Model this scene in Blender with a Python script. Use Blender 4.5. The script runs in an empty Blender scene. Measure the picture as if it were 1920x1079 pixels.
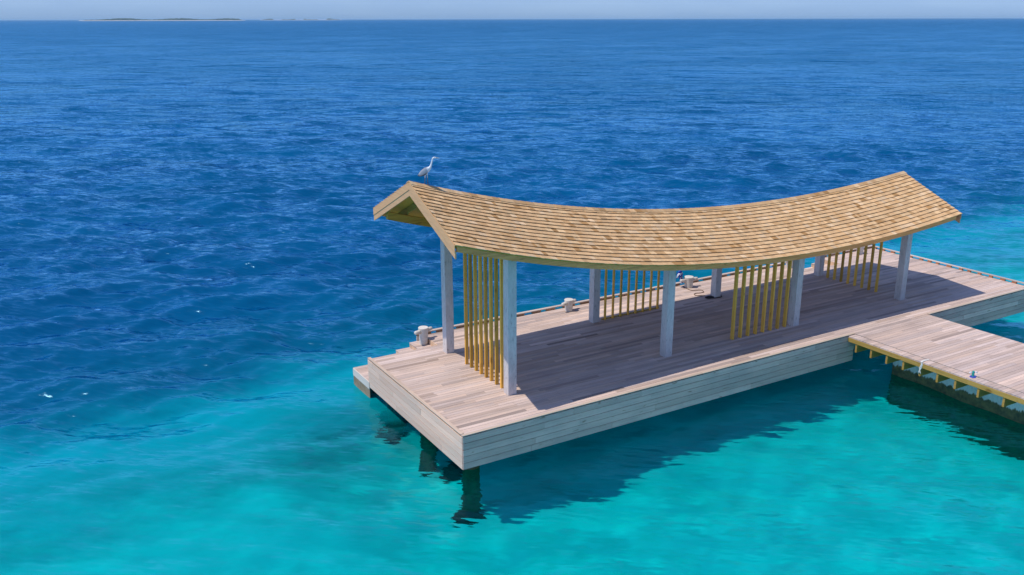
import bpy, math, random
import numpy as np
from mathutils import Vector, Matrix

random.seed(7)
rng = np.random.default_rng(11)
scene = bpy.context.scene
COL = scene.collection
PI = math.pi

# ------------------------------------------------------------------ camera
CAM = Vector((-9.9333, -19.2340, 10.6927))
YAW, PITCH, ROLL = math.radians(30.829), math.radians(16.796), math.radians(-0.109)
fw = Vector((math.sin(YAW)*math.cos(PITCH), math.cos(YAW)*math.cos(PITCH), -math.sin(PITCH)))
rt = Vector((math.cos(YAW), -math.sin(YAW), 0))
up = rt.cross(fw)
r2 = rt*math.cos(ROLL) + up*math.sin(ROLL)
u2 = up*math.cos(ROLL) - rt*math.sin(ROLL)
cd = bpy.data.cameras.new("camera")
cam = bpy.data.objects.new("camera", cd); COL.objects.link(cam)
cam.matrix_world = Matrix(((r2.x, u2.x, -fw.x, CAM.x), (r2.y, u2.y, -fw.y, CAM.y),
                           (r2.z, u2.z, -fw.z, CAM.z), (0, 0, 0, 1)))
cd.sensor_width = 36.0; cd.sensor_fit = 'HORIZONTAL'
cd.lens = 1668.2/1920*36.0
cd.clip_start = 0.1; cd.clip_end = 300000.0
scene.camera = cam

# ------------------------------------------------------------------ light
SUN_TO = Vector((-0.478, 0.150, 1.0)).normalized()
ELEV = math.asin(SUN_TO.z); AZ = math.atan2(SUN_TO.x, SUN_TO.y)
world = bpy.data.worlds.new("World"); scene.world = world
world.use_nodes = True
wn, wl = world.node_tree.nodes, world.node_tree.links
bg = wn["Background"]
sky = wn.new("ShaderNodeTexSky"); sky.sky_type = 'NISHITA'
sky.sun_disc = False; sky.sun_elevation = ELEV; sky.sun_rotation = AZ
sky.altitude = 0; sky.air_density = 0.8; sky.dust_density = 0.15; sky.ozone_density = 5.0
# humid tropical air: the sky stays blue down to the horizon
hue = wn.new("ShaderNodeMix"); hue.data_type = 'RGBA'; hue.blend_type = 'MULTIPLY'; hue.inputs[0].default_value = 1.0
wl.new(sky.outputs[0], hue.inputs[6]); hue.inputs[7].default_value = (1.02, 0.96, 1.06, 1)
# added ramp dims the horizon sky to offset strong skylight; noise adds thin cloud
wtc = wn.new("ShaderNodeTexCoord"); wsp = wn.new("ShaderNodeSeparateXYZ"); wl.new(wtc.outputs['Generated'], wsp.inputs[0])
wrm = wn.new("ShaderNodeValToRGB"); we = wrm.color_ramp.elements
we[0].position = 0.0; we[0].color = (0.238, 0.372, 0.615, 1)
we[1].position = 0.17; we[1].color = (1, 1, 1, 1)
wl.new(wsp.outputs[2], wrm.inputs[0])
wcl = wn.new("ShaderNodeTexNoise"); wcl.inputs['Scale'].default_value = 9.0; wcl.inputs['Detail'].default_value = 5.0
wmp = wn.new("ShaderNodeMapping"); wmp.inputs['Scale'].default_value = (1, 1, 7); wl.new(wtc.outputs['Generated'], wmp.inputs[0]); wl.new(wmp.outputs[0], wcl.inputs['Vector'])
wcr = wn.new("ShaderNodeValToRGB"); wcr.color_ramp.elements[0].position = 0.45; wcr.color_ramp.elements[0].color = (1, 1, 1, 1)
wcr.color_ramp.elements[1].position = 0.72; wcr.color_ramp.elements[1].color = (1.10, 1.07, 1.03, 1); wl.new(wcl.outputs[0], wcr.inputs[0])
hb_ = wn.new("ShaderNodeMix"); hb_.data_type = 'RGBA'; hb_.blend_type = 'MULTIPLY'; hb_.inputs[0].default_value = 1.0
wl.new(hue.outputs[2], hb_.inputs[6]); wl.new(wrm.outputs[0], hb_.inputs[7])
hc_ = wn.new("ShaderNodeMix"); hc_.data_type = 'RGBA'; hc_.blend_type = 'MULTIPLY'; hc_.inputs[0].default_value = 1.0
wl.new(hb_.outputs[2], hc_.inputs[6]); wl.new(wcr.outputs[0], hc_.inputs[7])
wl.new(hc_.outputs[2], bg.inputs[0]); bg.inputs[1].default_value = 0.15
sd = bpy.data.lights.new("sun", 'SUN'); sd.energy = 3.1; sd.angle = math.radians(0.5)
sd.color = (1.0, 0.93, 0.84)
sun = bpy.data.objects.new("sun", sd); COL.objects.link(sun)
sun.rotation_euler = (-SUN_TO).to_track_quat('-Z', 'Y').to_euler()
sun.location = (0, 0, 60)
scene.view_settings.view_transform = 'Standard'; scene.view_settings.look = 'None'
scene.view_settings.exposure = 0.35; scene.view_settings.gamma = 1.0
scene.cycles.transparent_max_bounces = 16
scene.cycles.sample_clamp_indirect = 6.0
scene.cycles.sample_clamp_direct = 1.0

# ------------------------------------------------------------------ helpers
def tag(o, label=None, cat=None, group=None, kind=None):
    if label: o['label'] = label
    if cat: o['category'] = cat
    if group: o['group'] = group
    if kind: o['kind'] = kind
    return o

def empty(name, loc, label, cat, group=None, rz=0):
    o = bpy.data.objects.new(name, None); COL.objects.link(o)
    o.location = loc; o.rotation_euler = (0, 0, rz); o.empty_display_size = 0.3
    return tag(o, label, cat, group)

class MB:
    """collects boxes, prisms and tubes into one mesh with a colour per piece"""
    def __init__(s): s.v = []; s.f = []; s.c = []
    def add(s, vs, fs, c=(1, 1, 1)):
        b = len(s.v); s.v += [tuple(p) for p in vs]
        s.f += [tuple(b+i for i in f) for f in fs]; s.c += [tuple(c[:3])]*len(vs)
    def hexa(s, p, c=(1, 1, 1)):      # p: 4 bottom + 4 top, counterclockwise from above
        s.add(p, [(3, 2, 1, 0), (4, 5, 6, 7), (0, 1, 5, 4), (1, 2, 6, 5), (2, 3, 7, 6), (3, 0, 4, 7)], c)
    def box(s, x0, x1, y0, y1, z0, z1, c=(1, 1, 1)):
        s.hexa([(x0, y0, z0), (x1, y0, z0), (x1, y1, z0), (x0, y1, z0),
                (x0, y0, z1), (x1, y0, z1), (x1, y1, z1), (x0, y1, z1)], c)
    def tube(s, pts, rad, n=8, c=(1, 1, 1), caps=True):
        pts = [Vector(p) for p in pts]; m = len(pts)
        rads = rad if isinstance(rad, (list, tuple)) else [rad]*m
        vs = []; 
        for i, p in enumerate(pts):
            t = (pts[min(i+1, m-1)]-pts[max(i-1, 0)]).normalized()
            a = Vector((0, 0, 1)) if abs(t.z) < 0.9 else Vector((1, 0, 0))
            e1 = t.cross(a).normalized(); e2 = t.cross(e1)
            for k in range(n):
                q = 2*PI*k/n
                vs.append(p + (e1*math.cos(q)+e2*math.sin(q))*rads[i])
        fs = []
        for i in range(m-1):
            for k in range(n):
                fs.append((i*n+k, (i+1)*n+k, (i+1)*n+(k+1) % n, i*n+(k+1) % n))
        if caps:
            fs.append(tuple(range(n))); fs.append(tuple((m-1)*n+k for k in reversed(range(n))))
        s.add(vs, fs, c)
    def build(s, name, mat, parent=None, smooth=False, bevel=0.0):
        me = bpy.data.meshes.new(name); me.from_pydata(s.v, [], s.f); me.update()
        a = me.color_attributes.new("tint", 'FLOAT_COLOR', 'POINT')
        a.data.foreach_set("color", np.array([(c[0], c[1], c[2], 1) for c in s.c], dtype=np.float32).ravel())
        me.materials.append(mat)
        if smooth:
            me.polygons.foreach_set("use_smooth", [True]*len(me.polygons))
        o = bpy.data.objects.new(name, me); COL.objects.link(o)
        if parent is not None: o.parent = parent
        if bevel > 0:
            b = o.modifiers.new("bevel", 'BEVEL'); b.width = bevel; b.segments = 2; b.limit_method = 'ANGLE'
        return o

def new_mat(name):
    m = bpy.data.materials.new(name); m.use_nodes = True
    n, l = m.node_tree.nodes, m.node_tree.links
    return m, n, l, n["Principled BSDF"]

def ramp(n, stops):
    r = n.new("ShaderNodeValToRGB"); e = r.color_ramp.elements
    e[0].position, e[0].color = stops[0][0], (*stops[0][1], 1)
    e[1].position, e[1].color = stops[-1][0], (*stops[-1][1], 1)
    for p, c in stops[1:-1]:
        k = e.new(p); k.color = (*c, 1)
    return r

def noise(n, l, vec, scale=(1, 1, 1), detail=4, rough=0.55, w=None):
    mp = n.new("ShaderNodeMapping"); mp.inputs['Scale'].default_value = scale
    l.new(vec, mp.inputs['Vector'])
    t = n.new("ShaderNodeTexNoise"); t.inputs['Scale'].default_value = 1.0
    t.inputs['Detail'].default_value = detail; t.inputs['Roughness'].default_value = rough
    l.new(mp.outputs[0], t.inputs['Vector'])
    if w is not None:
        t.noise_dimensions = '4D'; l.new(w, t.inputs['W'])
    return t

def mixc(n, l, mode, fac, a, b):
    m = n.new("ShaderNodeMix"); m.data_type = 'RGBA'; m.blend_type = mode
    if isinstance(fac, (int, float)): m.inputs[0].default_value = fac
    else: l.new(fac, m.inputs[0])
    for i, x in ((6, a), (7, b)):
        if isinstance(x, tuple): m.inputs[i].default_value = (*x, 1)
        else: l.new(x, m.inputs[i])
    return m.outputs[2]

def wood_mat(name, axis='x', contrast=0.35, rough=0.8, stain=None, knots=False, stain_amt=0.35, wear=0.0):
    m, n, l, b = new_mat(name)
    at = n.new("ShaderNodeAttribute"); at.attribute_name = "tint"
    tc = n.new("ShaderNodeTexCoord")
    vec = tc.outputs['Object']
    sep = n.new("ShaderNodeSeparateColor"); l.new(at.outputs['Color'], sep.inputs[0])
    w = n.new("ShaderNodeMath"); w.operation = 'MULTIPLY'; l.new(sep.outputs[0], w.inputs[0]); w.inputs[1].default_value = 53.0
    sc = {'x': (0.9, 30, 30), 'y': (30, 0.9, 30), 'z': (30, 30, 0.9)}[axis]
    g = noise(n, l, vec, sc, 6, 0.65, w.outputs[0])
    r = ramp(n, [(0.25, (1-contrast,)*3), (0.55, (1, 1, 1)), (0.8, (1+contrast*0.35,)*3)])
    l.new(g.outputs[0], r.inputs[0])
    c = mixc(n, l, 'MULTIPLY', 1.0, at.outputs['Color'], r.outputs[0])
    if stain:
        s = noise(n, l, vec, (0.55, 0.55, 0.9), 5, 0.6)
        sr = ramp(n, [(0.42, (0, 0, 0)), (0.68, (stain_amt,)*3)]); l.new(s.outputs[0], sr.inputs[0])
        c = mixc(n, l, 'MIX', sr.outputs[0], c, stain)
    if knots:
        kn = noise(n, l, vec, {'x': (2.2, 9, 9), 'y': (9, 2.2, 9), 'z': (9, 9, 2.2)}[axis], 2, 0.5)
        kr = ramp(n, [(0.66, (0, 0, 0)), (0.74, (0.7,)*3)]); l.new(kn.outputs[0], kr.inputs[0])
        c = mixc(n, l, 'MULTIPLY', kr.outputs[0], c, (0.42, 0.3, 0.2))
    l.new(c, b.inputs['Base Color']); b.inputs['Roughness'].default_value = rough
    b.inputs['Specular IOR Level'].default_value = 0.25
    bp = n.new("ShaderNodeBump"); bp.inputs['Strength'].default_value = 0.35; bp.inputs['Distance'].default_value = 0.006
    l.new(g.outputs[0], bp.inputs['Height']); l.new(bp.outputs[0], b.inputs['Normal'])
    return m

def concrete_mat(name, base, dark, algae_z=None):
    m, n, l, b = new_mat(name)
    tc = n.new("ShaderNodeTexCoord"); oi = n.new("ShaderNodeObjectInfo")
    geo = n.new("ShaderNodeNewGeometry")
    vec = geo.outputs['Position']
    s = noise(n, l, vec, (1.3, 1.3, 0.6), 6, 0.6)
    r = ramp(n, [(0.3, dark), (0.56, base), (0.8, tuple(min(1, x*1.12) for x in base))]); l.new(s.outputs[0], r.inputs[0])
    s2 = noise(n, l, vec, (14, 14, 5), 5, 0.7)
    r2_ = ramp(n, [(0.3, (0.3,)*3), (0.40, (0.88,)*3), (0.7, (1.08,)*3)]); l.new(s2.outputs[0], r2_.inputs[0])
    c = mixc(n, l, 'MULTIPLY', 0.8, r.outputs[0], r2_.outputs[0])
    pit = n.new("ShaderNodeTexVoronoi"); pit.inputs['Scale'].default_value = 17
    l.new(vec, pit.inputs['Vector'])
    pr = ramp(n, [(0.06, (0.35,)*3), (0.13, (1, 1, 1))]); l.new(pit.outputs['Distance'], pr.inputs[0])
    c = mixc(n, l, 'MULTIPLY', 0.6, c, pr.outputs[0])
    if algae_z is not None:
        sp = n.new("ShaderNodeSeparateXYZ"); l.new(vec, sp.inputs[0])
        wob = noise(n, l, vec, (5, 5, 1.2), 5, 0.75)
        ma = n.new("ShaderNodeMath"); ma.operation = 'MULTIPLY_ADD'
        l.new(wob.outputs[0], ma.inputs[0]); ma.inputs[1].default_value = 0.45; ma.inputs[2].default_value = algae_z-0.22
        su = n.new("ShaderNodeMath"); su.operation = 'SUBTRACT'; l.new(ma.outputs[0], su.inputs[0]); l.new(sp.outputs[2], su.inputs[1])
        ar = ramp(n, [(0.0, (0, 0, 0)), (0.05, (0.95,)*3)]); l.new(su.outputs[0], ar.inputs[0])
        al = noise(n, l, vec, (6, 6, 6), 4, 0.6)
        alr = ramp(n, [(0.35, (0.035, 0.035, 0.012)), (0.65, (0.13, 0.10, 0.03))]); l.new(al.outputs[0], alr.inputs[0])
        c = mixc(n, l, 'MIX', ar.outputs[0], c, alr.outputs[0])
    l.new(c, b.inputs['Base Color']); b.inputs['Roughness'].default_value = 0.85
    b.inputs['Specular IOR Level'].default_value = 0.25
    bp = n.new("ShaderNodeBump"); bp.inputs['Strength'].default_value = 0.4; bp.inputs['Distance'].default_value = 0.01
    l.new(s2.outputs[0], bp.inputs['Height']); l.new(bp.outputs[0], b.inputs['Normal'])
    return m

def plain_mat(name, colr, rough=0.6, var=0.12, scale=8, metal=0.0):
    m, n, l, b = new_mat(name)
    tc = n.new("ShaderNodeTexCoord")
    s = noise(n, l, tc.outputs['Object'], (scale,)*3, 4, 0.6)
    lo = tuple(x*(1-var) for x in colr); hi = tuple(min(1, x*(1+var)) for x in colr)
    r = ramp(n, [(0.3, lo), (0.7, hi)]); l.new(s.outputs[0], r.inputs[0])
    l.new(r.outputs[0], b.inputs['Base Color']); b.inputs['Roughness'].default_value = rough
    b.inputs['Metallic'].default_value = metal
    return m

M = {}
M['deck'] = wood_mat('weathered_decking', 'x', 0.32, 0.85, stain=(0.30, 0.235, 0.215), stain_amt=0.3)
M['skirt'] = wood_mat('weathered_cladding', 'x', 0.30, 0.85, stain=(0.25, 0.24, 0.22), stain_amt=0.35, knots=True)
M['skirt_y'] = wood_mat('bleached_cladding', 'y', 0.18, 0.85, stain=(0.54, 0.46, 0.38), stain_amt=0.4)
M['trim'] = wood_mat('trim_timber', 'x', 0.35, 0.8)
M['trim_y'] = wood_mat('trim_timber_cross', 'y', 0.35, 0.8)
M['riser'] = wood_mat('fresh_riser_boards', 'z', 0.3, 0.75)
M['yellow_x'] = wood_mat('treated_pine_long', 'x', 0.45, 0.7, knots=True)
M['yellow_y'] = wood_mat('treated_pine_cross', 'y', 0.4, 0.7, knots=True)
M['yellow_z'] = wood_mat('treated_pine_upright', 'z', 0.4, 0.7, knots=True)
M['cedar'] = wood_mat('cedar_shingle', 'y', 0.30, 0.85)
M['barge'] = wood_mat('planed_cedar', 'y', 0.25, 0.7)
M['soffit'] = wood_mat('soffit_boards', 'y', 0.4, 0.75)
M['column'] = concrete_mat('column_concrete', (0.63, 0.565, 0.52), (0.47, 0.43, 0.40))
M['pile'] = concrete_mat('pile_concrete', (0.40, 0.40, 0.37), (0.25, 0.25, 0.22), algae_z=-0.95)
M['beam'] = concrete_mat('beam_concrete', (0.60, 0.57, 0.53), (0.45, 0.43, 0.40), algae_z=-0.98)
M['bollard'] = plain_mat('bollard_paint', (0.60, 0.555, 0.485), 0.75, 0.14, 9)

# ------------------------------------------------------------------ sea
WATER_Z = -1.35
SHORE = lambda x: 7.2 + np.where(x > 0, 0.055*x, 0.0) + 1.3/(1+np.exp(-(x+3.0)/1.0))       # edge of the reef flat

def build_sea():
    h = CAM.z - WATER_Z
    # rows: distance rings, denser near; columns: bearings, dense over the bay the pavilion looks on
    ang = np.concatenate([np.linspace(48, 5, 640)[:-1], np.geomspace(5, 0.011, 480)])
    ring = h/np.tan(np.radians(ang))
    ring = np.concatenate([[0.05, 4, 8], ring[ring > 9.5]])
    yc = math.degrees(YAW)
    dense = np.linspace(yc-40, yc+40, 1300)
    coarse = np.linspace(yc+40, yc+320, 142)[1:-1]
    th = np.radians(np.concatenate([dense, coarse]))
    nr, nt = len(ring), len(th)
    X = CAM.x + ring[:, None]*np.sin(th)[None, :]
    Y = CAM.y + ring[:, None]*np.cos(th)[None, :]
    gap = np.gradient(ring)[:, None]*np.ones((1, nt))
    dth = np.gradient(np.unwrap(th)); side = ring[:, None]*np.abs(dth)[None, :]
    sp = np.maximum(gap*0.8, side*0.8)
    Z = np.zeros_like(X)
    wind = math.radians(yc + 172)          # travels towards the camera and a little to the left
    nW = 140
    sh = SHORE(X) + 0.6 + 0.7*np.sin(X*0.45+1)+0.5*np.sin(X*0.9+Y*0.3)
    wild = 1/(1+np.exp(-(Y-sh)/1.3))       # lee of the reef is calmer
    lam = np.geomspace(0.45, 8.0, nW)*rng.uniform(0.95, 1.05, nW)
    dirs = wind + rng.normal(0, 0.62, nW)
    for L_, d in zip(lam, dirs):
        k = 2*PI/L_
        slope = 0.034*min(1.0, (2.4/L_)**0.5)*(0.75 if L_ < 1.0 else 1.0)
        a = slope/k
        fade = np.clip((L_/sp - 2.5)/2.5, 0, 1)
        ph = k*(X*math.sin(d)+Y*math.cos(d)) + rng.uniform(0, 2*PI)
        # slightly peaked crests
        calm = (0.06 if L_ < 1.3 else 0.20); calm = calm + (1-calm)*wild
        Z += calm*a*fade*(np.sin(ph) + 0.18*np.sin(2*ph+PI/2))
    Z += WATER_Z
    v = np.stack([X, Y, Z], -1).reshape(-1, 3).astype(np.float32)
    i = np.arange(nr-1)[:, None]; j = np.arange(nt)[None, :]; j2 = (j+1) % nt
    q = np.stack([i*nt+j, i*nt+j2, (i+1)*nt+j2, (i+1)*nt+j], -1).reshape(-1, 4)
    q = q[:, ::-1]
    me = bpy.data.meshes.new("sea")
    me.vertices.add(len(v)); me.vertices.foreach_set("co", v.ravel())
    me.loops.add(q.size); me.loops.foreach_set("vertex_index", q.ravel().astype(np.int32))
    me.polygons.add(len(q)); me.polygons.foreach_set("loop_start", np.arange(0, q.size, 4, dtype=np.int32))
    me.polygons.foreach_set("use_smooth", np.ones(len(q), dtype=bool))
    me.update(calc_edges=True); me.validate()
    o = bpy.data.objects.new("sea", me); COL.objects.link(o)
    if me.polygons[nt*5].normal.z < 0: me.flip_normals()
    return o

def reef_mask(n, l, vec):
    """0 over the sandy reef flat, 1 over deep water: depends on where on the reef one is"""
    sp = n.new("ShaderNodeSeparateXYZ"); l.new(vec, sp.inputs[0])
    px = n.new("ShaderNodeMath"); px.operation = 'MAXIMUM'; l.new(sp.outputs[0], px.inputs[0]); px.inputs[1].default_value = 0.0
    sl = n.new("ShaderNodeMath"); sl.operation = 'MULTIPLY_ADD'; l.new(px.outputs[0], sl.inputs[0]); sl.inputs[1].default_value = -0.055; sl.inputs[2].default_value = -7.2
    bl_ = maprange(n, l, sp.outputs[0], -7.0, 1.0, 0.0, -1.3)
    sl0 = sl; sl = n.new("ShaderNodeMath"); sl.operation = 'ADD'; l.new(sl0.outputs[0], sl.inputs[0]); l.new(bl_, sl.inputs[1])
    d = n.new("ShaderNodeMath"); d.operation = 'ADD'; l.new(sp.outputs[1], d.inputs[0]); l.new(sl.outputs[0], d.inputs[1])
    nz = noise(n, l, vec, (0.22, 0.5, 0.0), 5, 0.62)
    e = n.new("ShaderNodeMath"); e.operation = 'MULTIPLY_ADD'; l.new(nz.outputs[0], e.inputs[0]); e.inputs[1].default_value = 5.0; e.inputs[2].default_value = -2.5
    f = n.new("ShaderNodeMath"); f.operation = 'ADD'; l.new(d.outputs[0], f.inputs[0]); l.new(e.outputs[0], f.inputs[1])
    return f.outputs[0]

def maprange(n, l, v, a, b, c, d, smooth=True):
    m = n.new("ShaderNodeMapRange"); m.interpolation_type = 'SMOOTHSTEP' if smooth else 'LINEAR'
    l.new(v, m.inputs[0])
    for i, x in zip((1, 2, 3, 4), (a, b, c, d)): m.inputs[i].default_value = x
    return m.outputs[0]

def sea_mat():
    m, n, l, b = new_mat('sea_water'); n.remove(b); out = n["Material Output"]
    geo = n.new("ShaderNodeNewGeometry"); P = geo.outputs['Position']
    d = reef_mask(n, l, P)
    deep = maprange(n, l, d, -2.8, 4.2, 0, 1)
    # colour of the water itself
    far = maprange(n, l, d, 0.0, 14.0, 0, 1)
    pn = noise(n, l, P, (0.05, 0.09, 0), 4, 0.6)
    pr = ramp(n, [(0.35, (0.0, 0.058, 0.150)), (0.65, (0.0, 0.078, 0.195))]); l.new(pn.outputs[0], pr.inputs[0])
    edge = (0.0, 0.088, 0.165)
    cdeep = mixc(n, l, 'MIX', far, edge, pr.outputs[0])
    sn = noise(n, l, P, (0.16, 0.22, 0), 4, 0.6)
    sr = ramp(n, [(0.35, (0.0, 0.275, 0.325)), (0.65, (0.0, 0.325, 0.37))]); l.new(sn.outputs[0], sr.inputs[0])
    edge_lift = maprange(n, l, d, -8.0, -4.0, 0, 1)       # brighter colour painted in for bed light lost near the reef edge
    shal = mixc(n, l, 'MIX', edge_lift, sr.outputs[0], (0.0, 0.355, 0.425))
    body = mixc(n, l, 'MIX', deep, shal, cdeep)
    dif = n.new("ShaderNodeBsdfDiffuse"); l.new(body, dif.inputs[0])
    tr = n.new("ShaderNodeBsdfRefraction"); tr.inputs[0].default_value = (0.005, 0.94, 0.965, 1)
    tr.inputs['IOR'].default_value = 1.33; tr.inputs['Roughness'].default_value = 0.0; TR = tr
    clear = maprange(n, l, d, -4.8, 0.4, 0.97, 0.0, False)
    mx = n.new("ShaderNodeMixShader"); l.new(clear, mx.inputs[0]); l.new(dif.outputs[0], mx.inputs[1]); l.new(tr.outputs[0], mx.inputs[2])
    # ripples too small for the mesh tilt the surface
    rot = n.new("ShaderNodeVectorRotate"); rot.rotation_type = 'Z_AXIS'; rot.inputs['Angle'].default_value = math.radians(30.8+8)
    l.new(P, rot.inputs['Vector'])
    a1 = noise(n, l, rot.outputs[0], (1.7, 7.0, 0.0), 5, 0.6)
    a2 = noise(n, l, rot.outputs[0], (0.45, 1.7, 0.0), 4, 0.6)
    a3 = noise(n, l, rot.outputs[0], (0.07, 0.22, 0.0), 4, 0.65)
    def slope(tex, kx, ky):
        s = n.new("ShaderNodeVectorMath"); s.operation = 'SUBTRACT'; l.new(tex.outputs['Color'], s.inputs[0]); s.inputs[1].default_value = (0.5, 0.5, 0.5)
        q = n.new("ShaderNodeVectorMath"); q.operation = 'MULTIPLY'; l.new(s.outputs[0], q.inputs[0]); q.inputs[1].default_value = (kx, ky, 0)
        return q.outputs[0]
    s1 = slope(a1, 0.8, 2.0); s2 = slope(a2, 0.5, 1.3)
    # distance from the reef brings rougher water
    gust = noise(n, l, P, (0.016, 0.026, 0.0), 3, 0.55)
    gk = maprange(n, l, gust.outputs[0], 0.35, 0.65, 0.7, 1.25)
    amp = maprange(n, l, d, -3.0, 2.0, 0.42, 1.0)
    am = n.new("ShaderNodeMath"); am.operation = 'MULTIPLY'; l.new(gk, am.inputs[0]); l.new(amp, am.inputs[1])
    off = maprange(n, l, d, 120.0, 900.0, 1.0, 1.5)          # the open sea outside is rougher
    am0 = am; am = n.new("ShaderNodeMath"); am.operation = 'MULTIPLY'; l.new(am0.outputs[0], am.inputs[0]); l.new(off, am.inputs[1])
    ad0 = n.new("ShaderNodeVectorMath"); ad0.operation = 'ADD'; l.new(s1, ad0.inputs[0]); l.new(s2, ad0.inputs[1])
    s3 = slope(a3, 0.8, 2.1); f3 = maprange(n, l, d, 12.0, 70.0, 0.0, 1.0)      # longer chop offshore
    s3s = n.new("ShaderNodeVectorMath"); s3s.operation = 'SCALE'; l.new(s3, s3s.inputs[0]); l.new(f3, s3s.inputs['Scale'])
    ad = n.new("ShaderNodeVectorMath"); ad.operation = 'ADD'; l.new(ad0.outputs[0], ad.inputs[0]); l.new(s3s.outputs[0], ad.inputs[1])
    sc = n.new("ShaderNodeVectorMath"); sc.operation = 'SCALE'; l.new(ad.outputs[0], sc.inputs[0]); l.new(am.outputs[0], sc.inputs['Scale'])
    back = n.new("ShaderNodeVectorRotate"); back.rotation_type = 'Z_AXIS'; back.inputs['Angle'].default_value = -math.radians(30.8+8)
    l.new(sc.outputs[0], back.inputs['Vector'])
    nn = n.new("ShaderNodeVectorMath"); nn.operation = 'ADD'; l.new(geo.outputs['Normal'], nn.inputs[0]); l.new(back.outputs[0], nn.inputs[1])
    no = n.new("ShaderNodeVectorMath"); no.operation = 'NORMALIZE'; l.new(nn.outputs[0], no.inputs[0])
    gl = n.new("ShaderNodeBsdfGlossy"); gl.inputs['Roughness'].default_value = 0.10; gl.inputs[0].default_value = (0.33, 0.71, 0.97, 1)
    l.new(no.outputs[0], gl.inputs['Normal']); l.new(no.outputs[0], dif.inputs['Normal'])
    l.new(no.outputs[0], TR.inputs['Normal'])
    fr = n.new("ShaderNodeFresnel"); fr.inputs['IOR'].default_value = 1.34; l.new(no.outputs[0], fr.inputs['Normal'])
    ms = n.new("ShaderNodeMixShader"); l.new(fr.outputs[0], ms.inputs[0]); l.new(mx.outputs[0], ms.inputs[1]); l.new(gl.outputs[0], ms.inputs[2])
    l.new(ms.outputs[0], out.inputs['Surface'])
    return m

sea = build_sea(); sea.data.materials.append(sea_mat())
sea.cycles.is_caustics_caster = True; sd.cycles.is_caustics_light = True
tag(sea, 'deep blue rippled sea turning turquoise over the shallow sand', 'sea', kind='structure')

def build_seabed():
    xs = np.concatenate([np.linspace(-70, -16, 60)[:-1], np.linspace(-16, 32, 420), np.linspace(32, 110, 60)[1:]]); ys = np.concatenate([np.linspace(-60, -16, 40)[:-1], np.linspace(-16, 13, 260), np.linspace(13, 40, 30)[1:]])
    X, Y = np.meshgrid(xs, ys)
    base = -4.1 - 0.10*np.sin(X*0.5+0.3*Y) - 0.08*np.sin(Y*0.8-0.2*X)
    for k in range(46):                       # sand ripples and hollows
        L_ = 0.7*(6.0**(k/46)); d = rng.uniform(0, PI); base += 0.006*(L_**0.9)*np.sin(2*PI/L_*(X*math.cos(d)+Y*math.sin(d))+rng.uniform(0, 6.28))
    bed_rise = 1.55/(1+np.exp((X+2.6)/0.6))/(1+np.exp(-(Y-(SHORE(X)-9.5))/0.9))      # bed raised west of the platform to thin the dark band there
    base = base + bed_rise
    drop = np.clip(Y - (SHORE(X)+4.0), 0, 60)
    Z = base - np.minimum(drop*0.7, 16)
    v = np.stack([X, Y, Z], -1).reshape(-1, 3)
    ny, nx = X.shape
    f = [(j*nx+i, j*nx+i+1, (j+1)*nx+i+1, (j+1)*nx+i) for j in range(ny-1) for i in range(nx-1)]
    me = bpy.data.meshes.new("seabed"); me.from_pydata([tuple(p) for p in v], [], f); me.update()
    me.polygons.foreach_set("use_smooth", [True]*len(f))
    m, n, l, b = new_mat('reef_sand')
    geo = n.new("ShaderNodeNewGeometry")
    a = noise(n, l, geo.outputs['Position'], (0.28, 0.4, 0.3), 6, 0.65)
    r = ramp(n, [(0.30, (0.48, 0.48, 0.46)), (0.46, (0.56, 0.56, 0.54)), (0.75, (0.61, 0.61, 0.59))]); l.new(a.outputs[0], r.inputs[0])
    l.new(r.outputs[0], b.inputs['Base Color']); b.inputs['Roughness'].default_value = 1.0
    b.inputs['Specular IOR Level'].default_value = 0.0
    me.materials.append(m)
    o = bpy.data.objects.new("seabed", me); COL.objects.link(o)
    o.cycles.is_caustics_receiver = True
    return tag(o, 'pale sand bed showing turquoise through the shallow water', 'seabed', kind='structure')
build_seabed()

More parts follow.
